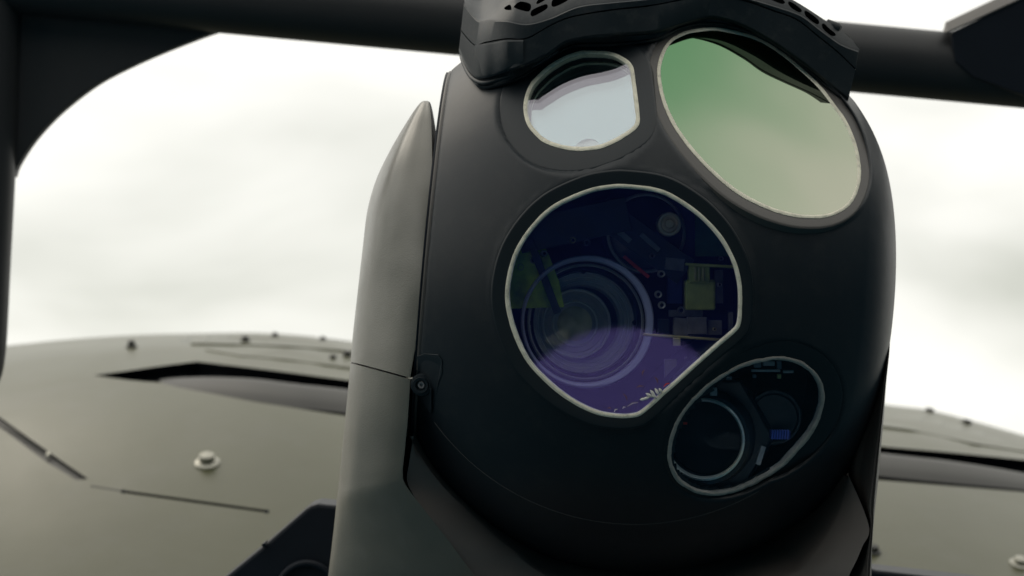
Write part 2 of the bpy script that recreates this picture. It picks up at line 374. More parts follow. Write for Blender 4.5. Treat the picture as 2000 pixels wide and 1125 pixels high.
def build_ball():
    nr, ns = 230, 480
    th = np.linspace(0, 1, nr) ** 0.97 * math.pi; ph = np.linspace(0, 2 * math.pi, ns, endpoint=False)
    T_, P_ = np.meshgrid(th, ph, indexing='ij')
    X = BR * np.sin(T_) * np.cos(P_); Y = BR * np.sin(T_) * np.sin(P_); Wd = BR * np.cos(T_)
    xs = X * SIDE[0] + Y * SIDE[1]; ys = X * AX[0] + Y * AX[1]
    xr = np.where(xs > 380, 380 + 126 * np.tanh((xs - 380) / 150), xs)       # right flank eased in
    lim = -391.0
    # left flank cut flat, with a small rounded arris
    xr = np.where(xr < lim, lim - 2.0 * np.minimum((lim - xr) / 40, 1), xr)
    X = BX + xr * SIDE[0] + ys * AX[0]; Y = BY + xr * SIDE[1] + ys * AX[1]
    f = 1 - Wd / K; px = 1000 + X / f; py = 562.5 - Y / f
    q = np.stack([px.ravel(), py.ravel()], -1); w = Wd.ravel().copy(); front = w > 20
    drop = np.zeros(len(q), bool)
    for P, pl, sink in PADS:
        m = front & (q[:, 0] > P[:, 0].min() - 40) & (q[:, 0] < P[:, 0].max() + 40) & (q[:, 1] > P[:, 1].min() - 40) & (q[:, 1] < P[:, 1].max() + 40)
        i = np.where(m)[0]; s = inside_dist(P, q[i]); t = np.clip((s + 2) / 8, 0, 1); t = t * t * (3 - 2 * t)
        w[i] = (pl.w(q[i, 0], q[i, 1]) - sink * (1 - t)) * (1 - t) + w[i] * t
        drop[i[s < -16]] = True
    V = L(q[:, 0], q[:, 1], w)
    F = [f_ for f_ in grid_faces(nr, ns, False, True) if not (drop[f_[0]] and drop[f_[1]] and drop[f_[2]] and drop[f_[3]])]
    return mk('ball_housing', TW(V), F, 'shell_paint', turret, angle=0)
build_ball()

def ring_rows(P, pl, secs, wob=0, seed=0):
    rows = []
    for d, h in secs:
        dd = d
        if wob: dd = d + np.array([wob * mnoise.noise(Vector((math.cos(a) * 6 + seed, math.sin(a) * 6, d * 0.15))) + wob * 0.6 * mnoise.noise(Vector((math.cos(a) * 26 + seed, math.sin(a) * 26, 5 + d * 0.1))) for a in np.linspace(0, 2 * math.pi, len(P), endpoint=False)])
        rows.append(pl.pt(grow(P, dd), h))
    return np.array(rows)
def pad(name, Pout, Pin, pl, material, parent, **k):
    A = [pl.pt(grow(Pout, 3), -14), pl.pt(grow(Pout, 1.2), -1.5), pl.pt(grow(Pout, -0.6), 0.2), pl.pt(grow(Pout, -3), 0.8)]
    B = [pl.pt(grow(Pin, 3), 0.8), pl.pt(grow(Pin, 2), -16)]
    n = len(Pout); m = len(Pin)
    Vs = np.vstack(A[:4]); F = grid_faces(4, n, False, True)
    # bridge the two outlines by nearest stepping
    base = len(Vs); Vs = np.vstack([Vs, B[0], B[1]]); F += [(base + j, base + (j + 1) % m, base + m + (j + 1) % m, base + m + j) for j in range(m)]
    o0 = 3 * n; assert n == m
    F += [(o0 + j, o0 + (j + 1) % n, base + (j + 1) % n, base + j) for j in range(n)]
    return mk(name, TW(Vs), F, material, parent, angle=35, **k)
def window(P, pl, padP, padmat, bead, glass, bead_w=4.0, wob=1.3, seed=0, label=None, glassdepth=1.5, notch=None):
    wn = empty('window', LW(P[:, 0].mean(), P[:, 1].mean(), float(pl.w(P[:, 0].mean(), P[:, 1].mean())))); wn.location -= turret.location; wn.parent = turret
    if label: wn['label'] = label
    pad('bezel', padP, P, pl, padmat, wn)
    b = bead_w; A = ring_rows(P, pl, [(-b - .6, -6), (-b, 1), (-b * .5, 2.6), (b * .4, 2.8), (b, 1.6), (b + 1, -3)], wob, seed)
    mk('sealant_bead', TW(A), grid_faces(len(A), len(P), False, True), bead, wn)
    G = grow(P, -b + 1.5); n = len(G); Vv = np.vstack([pl.pt(G, glassdepth), pl.pt(G, glassdepth - 5)])
    F = [tuple(range(n)), tuple(range(2 * n - 1, n - 1, -1))] + [(i, (i + 1) % n, n + (i + 1) % n, n + i) for i in range(n)]
    mk('pane', TW(Vv), F, glass, wn, smooth=False)
    return wn
def cavity(P, pl, depth, parent):
    A = np.array([pl.pt(grow(P, 4), -8), pl.pt(grow(P, 30), -40)]);
    c = A[1] * 1.0; c[:, 2] = c[:, 2].mean() - depth
    V = np.vstack([A[0], A[1], c]); n = len(P); F = grid_faces(3, n, False, True) + [tuple(range(2 * n, 3 * n))]
    mk('inner_chamber', TW(V), F, 'cavity_black', parent, smooth=False)

# ---- the four windows
coated('green_pane', (0.115, 0.25, 0.130), 0.97, base=(0.01, 0.02, 0.012), tint2=(0.42, 0.43, 0.35), axis=((0.80, 0.0, -0.55), -0.06, 0.16, 0.11))
coated('pale_pane', (0.60, 0.58, 0.66), 0.30, (0.92, 0.96, 0.95))
coated('silver_plate', (0.86, 0.95, 0.95), 0.97, base=(0.02, 0.02, 0.05))
w_main = window(win_main, pl_main, pad_main, 'pad_paint', 'sealant', 'violet_pane', 4.1, 0.5, 1, 'large round window with one corner cut straight, violet lower half')
w_green = window(win_green, pl_green, pad_green, 'yoke_paint', 'sealant', 'green_pane', 3.6, 0.6, 4, 'oval window with green mirror coating')
w_small = window(win_small, pl_small, pad_small, 'pad_paint', 'sealant', 'pale_pane', 4.0, 0.6, 8, 'small window reflecting pale sky')
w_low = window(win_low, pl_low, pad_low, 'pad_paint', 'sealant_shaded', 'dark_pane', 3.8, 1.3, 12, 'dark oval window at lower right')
cavity(win_main, pl_main, 330, w_main); cavity(win_low, pl_low, 300, w_low)
# inside the small window: a silvered plate a little behind the pane, and a pale disc put in as a lens highlight
G = grow(win_small, 2); n = len(G); V = np.vstack([pl_small.pt(G, -13), pl_small.pt(G, -20)])
mk('mirror_plate', TW(V), [tuple(range(n)), tuple(range(2 * n - 1, n - 1, -1))] + [(i, (i + 1) % n, n + (i + 1) % n, n + i) for i in range(n)], 'silver_plate', w_small, smooth=False)
cs = pl_small.pt(np.array([[1145.0, 287.0]]), -6)[0]
coated('highlight_white', (1.0, 1.0, 0.98), 0.97, rough=0.3, base=(.8, .8, .8))
lathe('lens_highlight', cs, pl_small.n, [(0.1, 1.5), (20, 1.5), (22.5, 0), (22.5, -6)], 'highlight_white', w_small, seg=28)

def flat(name, pts, w, dp, m, parent, **k):
    P = np.array(pts, float); n = len(P); ww = np.broadcast_to(np.asarray(w, float), (n,))
    V = np.vstack([LW(P[:, 0], P[:, 1], ww), LW(P[:, 0], P[:, 1], ww - dp)])
    return mk(name, V, [tuple(range(n)), tuple(range(2 * n - 1, n - 1, -1))] + [(i, (i + 1) % n, n + (i + 1) % n, n + i) for i in range(n)], m, parent, smooth=False, **k)
# ---- inside the large window
m0 = 455.0
ax = np.array([0.05, 0.02, 1.0])
lens = empty('zoom_lens', LW(1135, 632, 250)); lens.location -= turret.location; lens.parent = turret
cL = L(1147, 629, 390)
def lz(name, c, prof, m, seg=96, **k): return lathe(name, c, ax, prof, m, lens, seg, **k)
lz('barrel', cL, [(0.1, -190), (96, -190), (96, -50), (93, -47), (91, -60)], 'lens_barrel_dark')
coated('rim_glass', (0.80, 0.78, 0.92), 0.75, (1, 1, 1), rough=0.85)
th = np.linspace(0, 2 * math.pi, 120, endpoint=False); rg = lambda dx, r, h: cL + np.stack([dx + r * np.cos(th), r * np.sin(th), np.full(120, float(h))], -1)
Vr = np.vstack([rg(-4, 107, -6), rg(-4, 109, 2), rg(-1, 113, 4), rg(0, 116, 3), rg(0, 118, -4)])
mk('front_ring', TW(Vr), grid_faces(5, 120, False, True), 'rim_glass', lens)
lz('filter_ring', cL, [(104, -30), (101, -28), (99, -30), (101, -34)], 'lens_barrel')
c2 = L(1139, 630, 318)
lz('inner_cone', c2, [(90, 14), (89, 12), (88, 4), (82, 4), (81, -3), (75, -3), (74, -10), (68, -12), (64, -20)], 'lens_barrel', angle=20)
c3 = L(1126, 632, 322)
lz('retaining_ring', c3, [(63, -10), (62, 0), (60.5, 2), (58.6, 0), (58, -10)], 'lens_edge')
lz('iris_ring', c3, [(38, -33), (40, -31), (42, -33)], 'lens_edge')
for r_, h_ in ((74.5, -3), (81.5, 4), (89.5, 13)): lz('thread_ring', c2, [(r_ - .8, h_), (r_, h_ + 1.2), (r_ + .8, h_)], 'lens_edge')
lz('inner_ring', c3, [(58, -12), (53, -14), (51, -22), (44, -26), (42, -36), (32, -40), (30, -60)], 'lens_barrel', angle=20)
mat('amber_element', (0.75, 0.62, 0.36), 0.15, var=0.8, vscale=45)
lz('rear_element', c3, [(0.1, -34)] + [(r, -34 - r * r / 130.0) for r in (8, 16, 24, 32, 40, 44)], 'amber_element')
lz('front_element', cL, [(0.1, 6)] + [(r, 6 - r * r / 640.0) for r in (20, 40, 60, 80, 100, 108)], 'lens_glass')
lz('middle_element', c3, [(0.1, 14)] + [(r, 14 - r * r / 300.0) for r in (12, 24, 36, 48, 58)], 'lens_glass')
for a in (0, 90, 180, 270):
    p = c2 + np.array([math.cos(R(a)) * 92, math.sin(R(a)) * 92, 14]); lathe('screw', p, ax, [(0.1, 1), (4, 1), (4.5, -4)], 'void_black', lens, 14)
# circuit boards, chips, screws
bd = flat('circuit_board', [(1036, 455), (1010, 500), (985, 560), (985, 603), (1102, 600), (1092, 550), (1072, 498), (1056, 462)], 368, 6, 'circuit_green', turret)
block('bracket_plate', 1062, 540, 380, 13, 140, 6, 'lens_barrel_dark', turret, 21)
block('circuit_board', 1390, 452, 330, 60, 90, 6, 'circuit_dark_green', turret, 0)
block('circuit_board', 1350, 660, 395, 170, 4.5, 90, 'brass', turret, -4, label='thin board seen edge-on')
block('circuit_board', 1400, 519, 380, 110, 4.5, 90, 'olive_plastic', turret, -3, label='thin board seen edge-on')
block('bracket_plate', 1120, 440, 370, 200, 60, 8, 'lens_barrel_dark', turret, 12)
block('bracket_plate', 1255, 470, 360, 190, 52, 10, 'lens_barrel_dark', turret, -36)
block('bracket_plate', 1210, 453, 368, 52, 10, 6, 'grey_metal', turret, -40)
block('bracket_plate', 1270, 473, 366, 44, 9, 6, 'grey_metal', turret, -42)
block('red_strip', 1243, 521, 374, 58, 6, 6, 'red_wire', turret, -40)
block('connector', 1368, 576, 365, 54, 54, 40, 'olive_plastic', turret, 0, bevel=.0015)
block('connector', 1366, 534, 372, 38, 34, 30, 'olive_plastic', turret, 0, bevel=.001)
for i in range(3): block('contact', 1358 + i * 8, 535, 376, 4, 24, 5, 'brass', turret)
block('connector', 1322, 668, 402, 13, 14, 12, 'brass', turret)
block('bracket_plate', 1327, 437, 318, 80, 120, 8, 'blue_plastic', turret, 2)
block('chip', 1318, 560, 345, 26, 60, 20, 'blue_plastic', turret)
block('chip', 1318, 516, 362, 34, 22, 20, 'chip_grey', turret, -6)
block('chip', 1330, 640, 372, 26, 34, 24, 'chip_grey', turret, -4)
block('chip', 1362, 636, 376, 34, 30, 26, 'chip_grey', turret)
block('chip', 1396, 640, 366, 26, 26, 24, 'chip_grey', turret)
block('chip', 1340, 612, 350, 60, 12, 20, 'chip_grey', turret)
block('chip', 1404, 560, 348, 16, 60, 14, 'chip_grey', turret)
block('chip', 1428, 628, 360, 8, 34, 20, 'chip_grey', turret)
block('chip', 1296, 640, 352, 20, 30, 20, 'lens_barrel_dark', turret)
block('chip', 1352, 703, 398, 26, 9, 14, 'chip_grey', turret, -3)
block('chip', 1310, 735, 380, 22, 60, 14, 'chip_grey', turret)
block('chip', 1068, 466, 366, 34, 22, 14, 'chip_grey', turret, 25)
def screw(px, py, w, r, m, hole='void_black'):
    lathe('screw', L(px, py, w), [0.05, 0.0, 1], [(r * .42, -3), (r * .5, 2.5), (r * .65, 3.2), (r * .8, 1.5), (r * .86, -8)], m, turret, 20)
    lathe('screw_socket', L(px, py, w), [0.05, 0.0, 1], [(0.1, -2.5), (r * .44, -2.5)], hole, turret, 12)
for a in [(1292, 535, 385, 8, 'steel_small'), (1286, 575, 385, 8, 'steel_small'), (1293, 596, 385, 8, 'steel_small'), (1119, 469, 385, 7, 'brass'), (1146, 473, 380, 8, 'grey_metal'),
          (1043, 508, 372, 8, 'brass'), (1063, 495, 376, 7.5, 'steel_small'), (1017, 522, 366, 8, 'olive_plastic'), (1331, 606, 378, 8, 'grey_metal'), (1274, 500, 378, 6, 'grey_metal'), (1409, 505, 380, 5, 'grey_metal'), (1406, 556, 378, 5, 'grey_metal'), (1396, 643, 390, 4, 'brass')]: screw(*a)
lathe('focus_motor', L(1262, 455, 335), [0.1, 0, 1], [(0.1, 8), (60, 8), (68, 2), (72, -10), (72, -60)], 'lens_barrel_dark', turret, 48)
lathe('motor_rim', L(1262, 455, 340), [0.1, 0, 1], [(66, 0), (69, 4), (72, 0), (69, -3)], 'lens_barrel', turret, 48, closed=True)
kn = lathe('copper_knob', L(1307, 438, 362), [0.02, 0, 1], [(0.1, -1), (6, -1), (8, 2), (10, -1), (13, -2), (16, 4), (20, 4), (22, 0), (22, -20)], 'copper', turret, 32, angle=25)
# dry fluff and flecks caught against the lower corner of the pane
random.seed(11)
fluff = empty('fluff_tuft', LW(1272, 772, 470)); tag(fluff, 'small white fluffy tuft caught at the lower corner of the large round window', 'fluff')
for i, (px, py, a, l) in enumerate([(1262, 778, 20, 13), (1268, 772, -30, 14), (1275, 768, -52, 14), (1283, 765, -60, 14), (1290, 763, -62, 10), (1255, 780, 12, 9), (1278, 774, -40, 12)]):
    c = L(px, py, float(pl_main.w(px, py)) + 4); d = np.array([math.cos(R(a)), math.sin(R(a)), 0])
    tube('fluff_strand', [c - d * l / 2 * s for s in (1, .5, 0, -.5, -1)], [0.6, 2.2, 2.8, 2.2, 0.5], 'white_fibre', fluff, 8)
FL = ['thin brown fleck highest above the white tuft on the round window', 'brown fleck just above the right end of the white tuft', 'flat brown fleck left above the white tuft on the round window',
      'brown fleck lying left of the white tuft, above the bottom rim', 'red fleck right of the white tuft at the straight corner edge', 'pale fibre lying by the bottom rim of the round window',
      'short pale fibre nearest below the white tuft at the rim', 'small brown fleck at the very bottom of the round window', 'grey smear of dust between white tuft and bottom rim']
for fi, (px, py, a, l, m) in enumerate([(1257, 728, 70, 11, 'rusty_fleck'), (1281, 742, -60, 12, 'rusty_fleck'), (1250, 756, 10, 12, 'rusty_fleck'), (1221, 776, -60, 14, 'rusty_fleck'), (1302, 752, 30, 12, 'red_wire'), (1203, 802, 40, 8, 'white_fibre'), (1219, 797, 30, 6, 'white_fibre'), (1190, 798, -10, 6, 'rusty_fleck'), (1236, 790, 20, 20, 'lens_barrel')]):
    c = L(px, py, float(pl_main.w(px, py)) + 3); d = np.array([math.cos(R(a)), math.sin(R(a)), 0]); p = np.array([-d[1], d[0], 0])
    fk = tube('debris_fleck', [c - d * l / 2, c + p * 2, c + d * l / 2], [0.4, 1.2, 0.4], m, None, 6)
    tag(fk, FL[fi], 'debris', 'flecks on the large round window')

# ---- inside the lower window
low = empty('spotting_lens', LW(1385, 860, 150)); low.location -= turret.location; low.parent = turret
a2 = np.array([-0.25, -0.03, 1.0]); wl = float(pl_low.w(1385, 860))
cl = L(1374, 858, wl - 55)
lathe('barrel', cl, a2, [(84, -150), (84, -14), (80, -2), (74, 0), (70, -6), (66, -30)], 'lens_barrel_dark', low, 72)
lathe('front_ring', cl, a2, [(66, -6), (67.5, 1), (70, 3), (73, 1), (73, -5)], 'lens_edge', low, 72)
lathe('front_element', cl, a2, [(0.1, -2)] + [(r, -2 - r * r / 900.0) for r in (14, 28, 42, 56, 66)], 'lens_glass_dark', low, 48)
lathe('rear_element', cl, a2, [(0.1, -50)] + [(r, -50 + r * r / 300.0) for r in (14, 28, 42, 56, 64)], 'cavity_black', low, 48)
lathe('lens_mount', cl, a2, [(0.1, -60), (112, -60), (116, -66), (116, -110)], 'lens_barrel_dark', low, 6, angle=20)
lathe('rangefinder_lens', L(1512, 815, wl - 120), [-0.1, 0, 1], [(0.1, 0), (40, 0), (44, 4), (48, 4), (50, 0), (50, -50)], 'lens_barrel_dark', turret, 48)
block('bracket_plate', 1486, 890, wl - 70, 9, 34, 10, 'lens_barrel', turret, -18)
for i in range(7): block('cable_rib', 1509 + i * 5, 849, wl - 60, 3, 17, 12, 'blue_ribbed', turret, -4)
block('connector', 1524, 849, wl - 64, 36, 15, 12, 'blue_plastic', turret, -4)
for px, py, sx, sy, m in [(1480, 713, 12, 9, 'grey_metal'), (1502, 710, 20, 8, 'lens_barrel'), (1522, 713, 8, 14, 'grey_metal'), (1522, 735, 7, 8, 'brass'), (1474, 735, 6, 6, 'grey_metal'), (1496, 724, 50, 4, 'lens_barrel'), (1424, 738, 10, 6, 'grey_metal'), (1540, 726, 18, 5, 'lens_barrel'), (1394, 765, 12, 14, 'lens_barrel'), (1338, 827, 8, 4, 'red_wire')]:
    block('chip', px, py, float(pl_low.w(px, py)) - 40, sx, sy, 10, m, turret)

# ---- fine seam across the lower ball, latch at its left
A = []
for a in np.linspace(216, 300, 50):
    px = 1240 + 484 * math.cos(R(a)); py = 540 - 484 * math.sin(R(a)); A.append(L(px, py, float(sphere_w(px, py)) + 0.0))
tube('seam_line', A, 0.9, 'yoke_paint', turret, 6)
wb = float(sphere_w(823, 752))
wp = lambda pts, h: [float(sphere_w(x, y)) + h for x, y in pts]
q = [(812, 696), (830, 690), (856, 692), (864, 704), (864, 730), (858, 745), (848, 790), (838, 802), (806, 762), (806, 730)]
flat('latch_recess', q, wp(q, 2.2), 12, 'pad_paint', turret, bevel=.0006)
q = [(808, 764), (843, 758), (843, 804), (840, 806)]
flat('latch_tab', q, wp(q, 8), 10, 'shell_paint', turret, bevel=.0008)
lt = lathe('latch_boss', L(823, 752, wb + 14), [-.25, -.1, 1], [(0.1, 2), (9, 2), (9.5, 6), (14, 6.5), (15, 3), (19, 2), (20.5, -1), (20.5, -20)], 'pad_paint', turret, 40, angle=25)
lathe('screw', L(823, 752, wb + 19), [-.25, -.1, 1], [(0.1, -2), (2.5, -2), (3, 1), (6, 1.5), (7, -2)], 'grey_metal', turret, 20)

# ---- left yoke arm: removable cover above, arm below
def arm_rows(tab):
    rows = []
    for (ix, iy, ox, oy, w) in tab:
        dx, dy = ox - ix, oy - iy; g = min(abs(dx) / 110, 1); fl_ = min(max((iy - 150) / 420, .3), 1)
        rows.append([(ix + 3 * g, iy, w - 60), (ix + 1.5, iy, w - 8), (ix - 2 * g, iy, w), (ix + dx * .28, iy + dy * .28, w - 22 * g * fl_), (ix + dx * .60, iy + dy * .60, w - 75 * g * fl_), (ix + dx * .85, iy + dy * .85, w - 140 * g * (.3 + .7 * fl_)), (ox, oy, w - 230 * g),
                     (ox - dx * .1, oy, w - 330 * g - 10), (ix + dx * .5, iy, w - 400 * g - 20), (ix + 15 * g, iy, w - 400 * g - 20)])
    return rows
cover = [(834, 197, 827, 197, 168), (838, 203, 818, 204, 186), (841, 232, 799, 231, 224), (843, 290, 765, 288, 276), (843, 350, 736, 348, 314), (841, 410, 718, 409, 336), (835, 480, 709, 480, 348), (829, 550, 701, 550, 355), (817, 640, 691, 638, 350), (806, 700, 687, 680, 345), (800, 737, 685, 706, 342)]
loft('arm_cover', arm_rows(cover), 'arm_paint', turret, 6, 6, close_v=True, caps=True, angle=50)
lower = [(800, 740, 684.5, 709, 342), (798, 775, 680, 760, 336), (794, 830, 673, 830, 324), (789, 880, 667, 890, 308), (785, 925, 662, 940, 296), (792, 950, 658, 975, 290), (832, 1003, 654, 1015, 280), (872, 1055, 649, 1060, 268), (927, 1128, 641, 1128, 250), (1010, 1200, 634, 1200, 225), (1130, 1262, 628, 1262, 200), (1276, 1300, 620, 1330, 180)]
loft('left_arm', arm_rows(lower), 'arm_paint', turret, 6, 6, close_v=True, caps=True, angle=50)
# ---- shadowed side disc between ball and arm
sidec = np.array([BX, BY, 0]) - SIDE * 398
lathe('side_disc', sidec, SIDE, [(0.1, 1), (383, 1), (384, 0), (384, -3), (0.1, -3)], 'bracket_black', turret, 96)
lathe('side_flange', np.array([BX, BY, 0]) - SIDE * 394, SIDE, [(366, -4), (382, -4), (386, -2), (387, 0), (387, 3), (366, 3)], 'yoke_paint', turret, 128)
# ---- the cup under the ball
inn = []; 
for a in np.linspace(208.6, 319.4, 13): inn.append((1276 + 545 * math.cos(R(a)), 590 - 545 * math.sin(R(a))))
inn = [(799, 852), (830, 900), (873, 955), (939, 1020), (1046, 1090), (1150, 1122), (1276, 1136), (1400, 1121), (1500, 1087), (1573, 1048), (1612, 1022), (1640, 985), (1655, 933)]
inn = [(799, 852), (832, 905), (873, 955), (939, 1020), (1000, 1072), (1090, 1130), (1276, 1160), (1440, 1135), (1540, 1122), (1573, 1097), (1607, 1054), (1638, 998), (1655, 933)]
outr = [(808, 852), (799, 905), (797, 946), (832, 1003), (872, 1055), (960, 1160), (1276, 1300), (1500, 1240), (1630, 1165), (1664, 1112), (1684, 1068), (1697, 1027), (1659, 931)]
wo_ = [300, 276, 262, 276, 266, 240, 220, 250, 290, 305, 310, 310, 260]
wi_ = [290, 258, 240, 222, 210, 190, 170, 190, 225, 240, 250, 252, 240]
rows = []
for (a, b), (c, d), wo1, wi1 in zip(inn, outr, wo_, wi_):
    ai, bi = a + (1240 - a) * .16, b + (560 - b) * .16
    rows.append([(ai, bi, -40), (a + (ai - a) * .1, b + (bi - b) * .1, wi1 - 40), (a, b, wi1 - 8), (a + (c - a) * .05, b + (d - b) * .05, wi1), (a + (c - a) * .5, b + (d - b) * .5, (wi1 + wo1) / 2 + 4), (c, d, wo1), (c, d, wo1 - 300)])
loft('yoke_cup', rows, 'cup_paint', turret, 6, 1, smooth_v=False, close_v=True, caps=True, angle=35)
A = [L(c + 0.5, d, wo1 + 1) for (c, d), wo1 in zip(crom(outr, 6), crom([[x] for x in wo_], 6).ravel())][6:]
# ---- right arm, seen almost edge on
rt = [(1737, 650, 1738.5, 648, 1739, 646, 200), (1728, 690, 1734, 690, 1737, 690, 250), (1712, 745, 1726, 745, 1731, 745, 270), (1692, 800, 1719, 800, 1726, 800, 280), (1674, 860, 1712, 860, 1720, 860, 285), (1660, 925, 1704, 925, 1714, 925, 290), (1680, 985, 1697, 985, 1709, 985, 295), (1697, 1027, 1700, 1027, 1706, 1027, 300), (1684, 1068, 1696, 1072, 1703, 1072, 310), (1652, 1128, 1692, 1128, 1700, 1128, 320), (1560, 1220, 1690, 1220, 1696, 1220, 340), (1276, 1300, 1680, 1300, 1690, 1330, 370)]
rows = [[(a, b, w * .62), (a + (c - a) * .5, b + (d - b) * .5, w * .85), (c, d, w), (c + (e - c) * .5, d, w - 3), (e, f, w - 30), (e - 2, f, w - 330), (a, b, w - 430)] for a, b, c, d, e, f, w in rt]
loft('right_arm', rows, 'yoke_paint', turret, 6, 5, close_v=True, caps=True, angle=50)
# ---- neck and base below the frame
lathe('yoke_neck', np.array([180, -720, 60]), AX, [(0.1, 60), (300, 60), (420, 20), (440, -60), (440, -160), (300, -200), (300, -420)], 'yoke_paint', turret, 64)

# ---- brow over the upper windows
def surf(px, py):
    w = float(sphere_w(px, py))
    q = np.array([[px, py]], float)
    for P, pl, s in PADS:
        if inside_dist(P, q)[0] < 0: return float(pl.w(px, py))
    return w
PR = 52
g_ = [(896, 104), (922, 158), (944, 173), (985, 166), (1026, 150), (1075, 116), (1120, 93), (1200, 90), (1280, 80), (1330, 58), (1385, 49), (1440, 58), (1497, 82), (1543, 112), (1585, 146), (1622, 178), (1652, 202)]
b_ = [(897, 93), (921, 143), (944, 151), (985, 140), (1022, 128), (1072, 103), (1112, 79), (1190, 68), (1273, 62), (1332, 44), (1385, 33), (1440, 45), (1499, 75), (1546, 106), (1589, 138), (1628, 170), (1657, 194)]
m_ = [(901, 60), (927, 88), (948, 83), (988, 76), (1028, 75), (1080, 47), (1120, 32), (1190, 20), (1270, 11), (1330, 0), (1390, -8), (1450, 0), (1508, 20), (1556, 38), (1596, 69), (1638, 103), (1671, 135)]
r_ = [(906, 8), (932, 39), (957, 39), (990, 40), (1029, 46), (1074, 35), (1130, 12), (1190, 4), (1270, -4), (1330, -14), (1390, -20), (1456, -6), (1518, 12), (1565, 29), (1601, 56), (1642, 85), (1677, 99)]
w_b = []
for i, (x, y) in enumerate(b_): w_b.append(surf(*g_[i]) + PR)
w_b[0] = 225; w_b[1] = 292; w_b[2] = 312
for i, q_ in zip(range(9, 17), (14, 22, 24, 18, 14, 26, 48, 70)): w_b[i] -= q_
w_b = list(np.convolve(np.r_[w_b[0], w_b, w_b[-1]], [.25, .5, .25], 'valid'))
w_b[0] = 215
print('brow w', [round(x) for x in w_b])
g_w = [min(surf(*g_[i]), w_b[i] - 12) for i in range(len(g_))]
rows = []
for i in range(len(b_)):
    g, b, m, r, w, wg = g_[i], b_[i], m_[i], r_[i], w_b[i], g_w[i]
    up = np.array([m[0] - b[0], m[1] - b[1]]); up = up / max(np.linalg.norm(up), 1)
    fx = lambda p, k: (p[0] + up[0] * k, p[1] + up[1] * k)
    rows.append([(*g, wg - 40), (*g, wg + 7), (*fx(g, 4), wg + 11), (*fx(g, 7), wg + 7), (*fx(b, -5), w - 22 if w - wg > 40 else wg + 10), (*fx(b, -1.5), w - 4), (*fx(b, 3), w),
                 (*fx(m, -1.5), w + 1), (*fx(m, 0), w - 5), (*fx(m, 1.5), w + 2), (*fx(r, -3), w + 3), (*fx(r, 1), w - 3), (*fx(r, 3), w - 40), (*fx(r, 3), w - 180), (*g, wg - 140)])
loft('brow_visor', rows, 'brow_plastic', turret, 8, 1, smooth_v=False, close_v=True, caps=True, angle=32)
# raised block at the left end of the brow
rows = []
for i, x, yt, yb_ in [(1, 927, 88, 140), (2, 945, 86, 147), (2.5, 965, 83, 143), (3, 985, 79, 136), (3.5, 1006, 78, 128), (4, 1022, 78, 120)]:
    w = float(np.interp(i, range(17), w_b)); rows.append([(x, yb_, w - 20), (x, yb_ + 1, w + 2), (x, yb_ - 3, w + 4), (x, yt + 3, w + 6), (x, yt, w + 4), (x, yt, w - 20)])
loft('end_block', rows, 'brow_plastic', turret, 5, 1, smooth_v=False, close_v=True, caps=True, angle=32)
lp = [(899, 100), (906, 124), (921, 151), (944, 162), (976, 154), (1020, 138), (1060, 118), (1090, 98)]
tube('rubber_lip', [L(x, y, surf(x, y + 8) + 15) for x, y in crom(lp, 6)], 4.2, 'brow_plastic', turret, 10)
# top skin of the brow with its pockets
RL = np.array(r_); RW = np.array(w_b)
rx = crom(np.c_[RL, RW], 8)
rx = rx[np.argsort(rx[:, 0])]
def top_w(px, py):
    px = np.asarray(px, float); yr = np.interp(px, rx[:, 0], rx[:, 1]); wr = np.interp(px, rx[:, 0], rx[:, 2])
    up = yr - np.asarray(py, float)
    return wr - 1 - (0.45 + 1.9 * np.clip((1005 - px) / 50, 0, 1) + 2.0 * np.clip((975 - px) / 30, 0, 1)) * up - 0.010 * up * up
place_top = lambda px, py: LW(px, py, top_w(px, py))
ridge = [tuple(p[:2]) for p in rx]
sil = [(1679, 97), (1666, 79), (1645, 60), (1628, 48), (1612, 40), (1585, 22), (1549, 0), (1500, -26), (1440, -50), (1300, -80), (1100, -80), (1000, -60), (950, -28), (905, -14)]
rr = lambda pts, k=3: [tuple(p) for p in resample(crom(pts, 4, True), 28)] if k else pts
poc = [[(985, 15), (996, 9), (999, 19), (988, 19)],
       [(1004, 12), (1016, 3), (1036, 8), (1034, 22), (1018, 20), (1005, 15)],
       [(1036, 28), (1040, 19), (1062, 9), (1069, 9), (1068, 17), (1050, 28), (1040, 32)],
       [(1077, 6), (1082, -2), (1108, -10), (1112, -4), (1104, 4), (1084, 13), (1078, 12)],
       [(1048, 4), (1058, -8), (1070, -8), (1066, -1), (1050, 8)],
       [(1122, -6), (1130, -14), (1160, -18), (1160, -10), (1130, -2)],
       [(1476, -18), (1490, -19), (1530, 0), (1532, 6), (1524, 7), (1490, -8)],
       [(1539, 4), (1546, 4), (1563, 16), (1566, 22), (1560, 24), (1544, 14)],
       [(1571, 22), (1577, 22), (1597, 37), (1600, 45), (1594, 47), (1575, 33)],
       [(1605, 48), (1610, 46), (1618, 54), (1632, 66), (1630, 70), (1622, 69), (1608, 57)]]
poc = [rr(p) for p in poc]
out_top = [p for p in ridge if p[0] > 906] + sil
topo, ws = cut_sheet('brow_top', out_top, poc, place_top, 6, 'brow_plastic', turret, wall=(TW([0, 0, 0]) - TW([0, 9, 22])))
for V, W in ws: mk('pocket', V, W, 'void_black', topo, smooth=False)
bs = np.array(sil, float); bw = top_w(bs[:, 0], bs[:, 1]); cx = bs + (np.array([1240, 480]) - bs) * .07
rows = [[(x, y, w), (x, y, w - 25), (u, v, w - 130), (u, v + 30, w - 190)] for (x, y), (u, v), w in zip(bs, cx, bw)]
loft('brow_back', rows, 'brow_plastic', turret, 3, 1, smooth_v=False, angle=40)
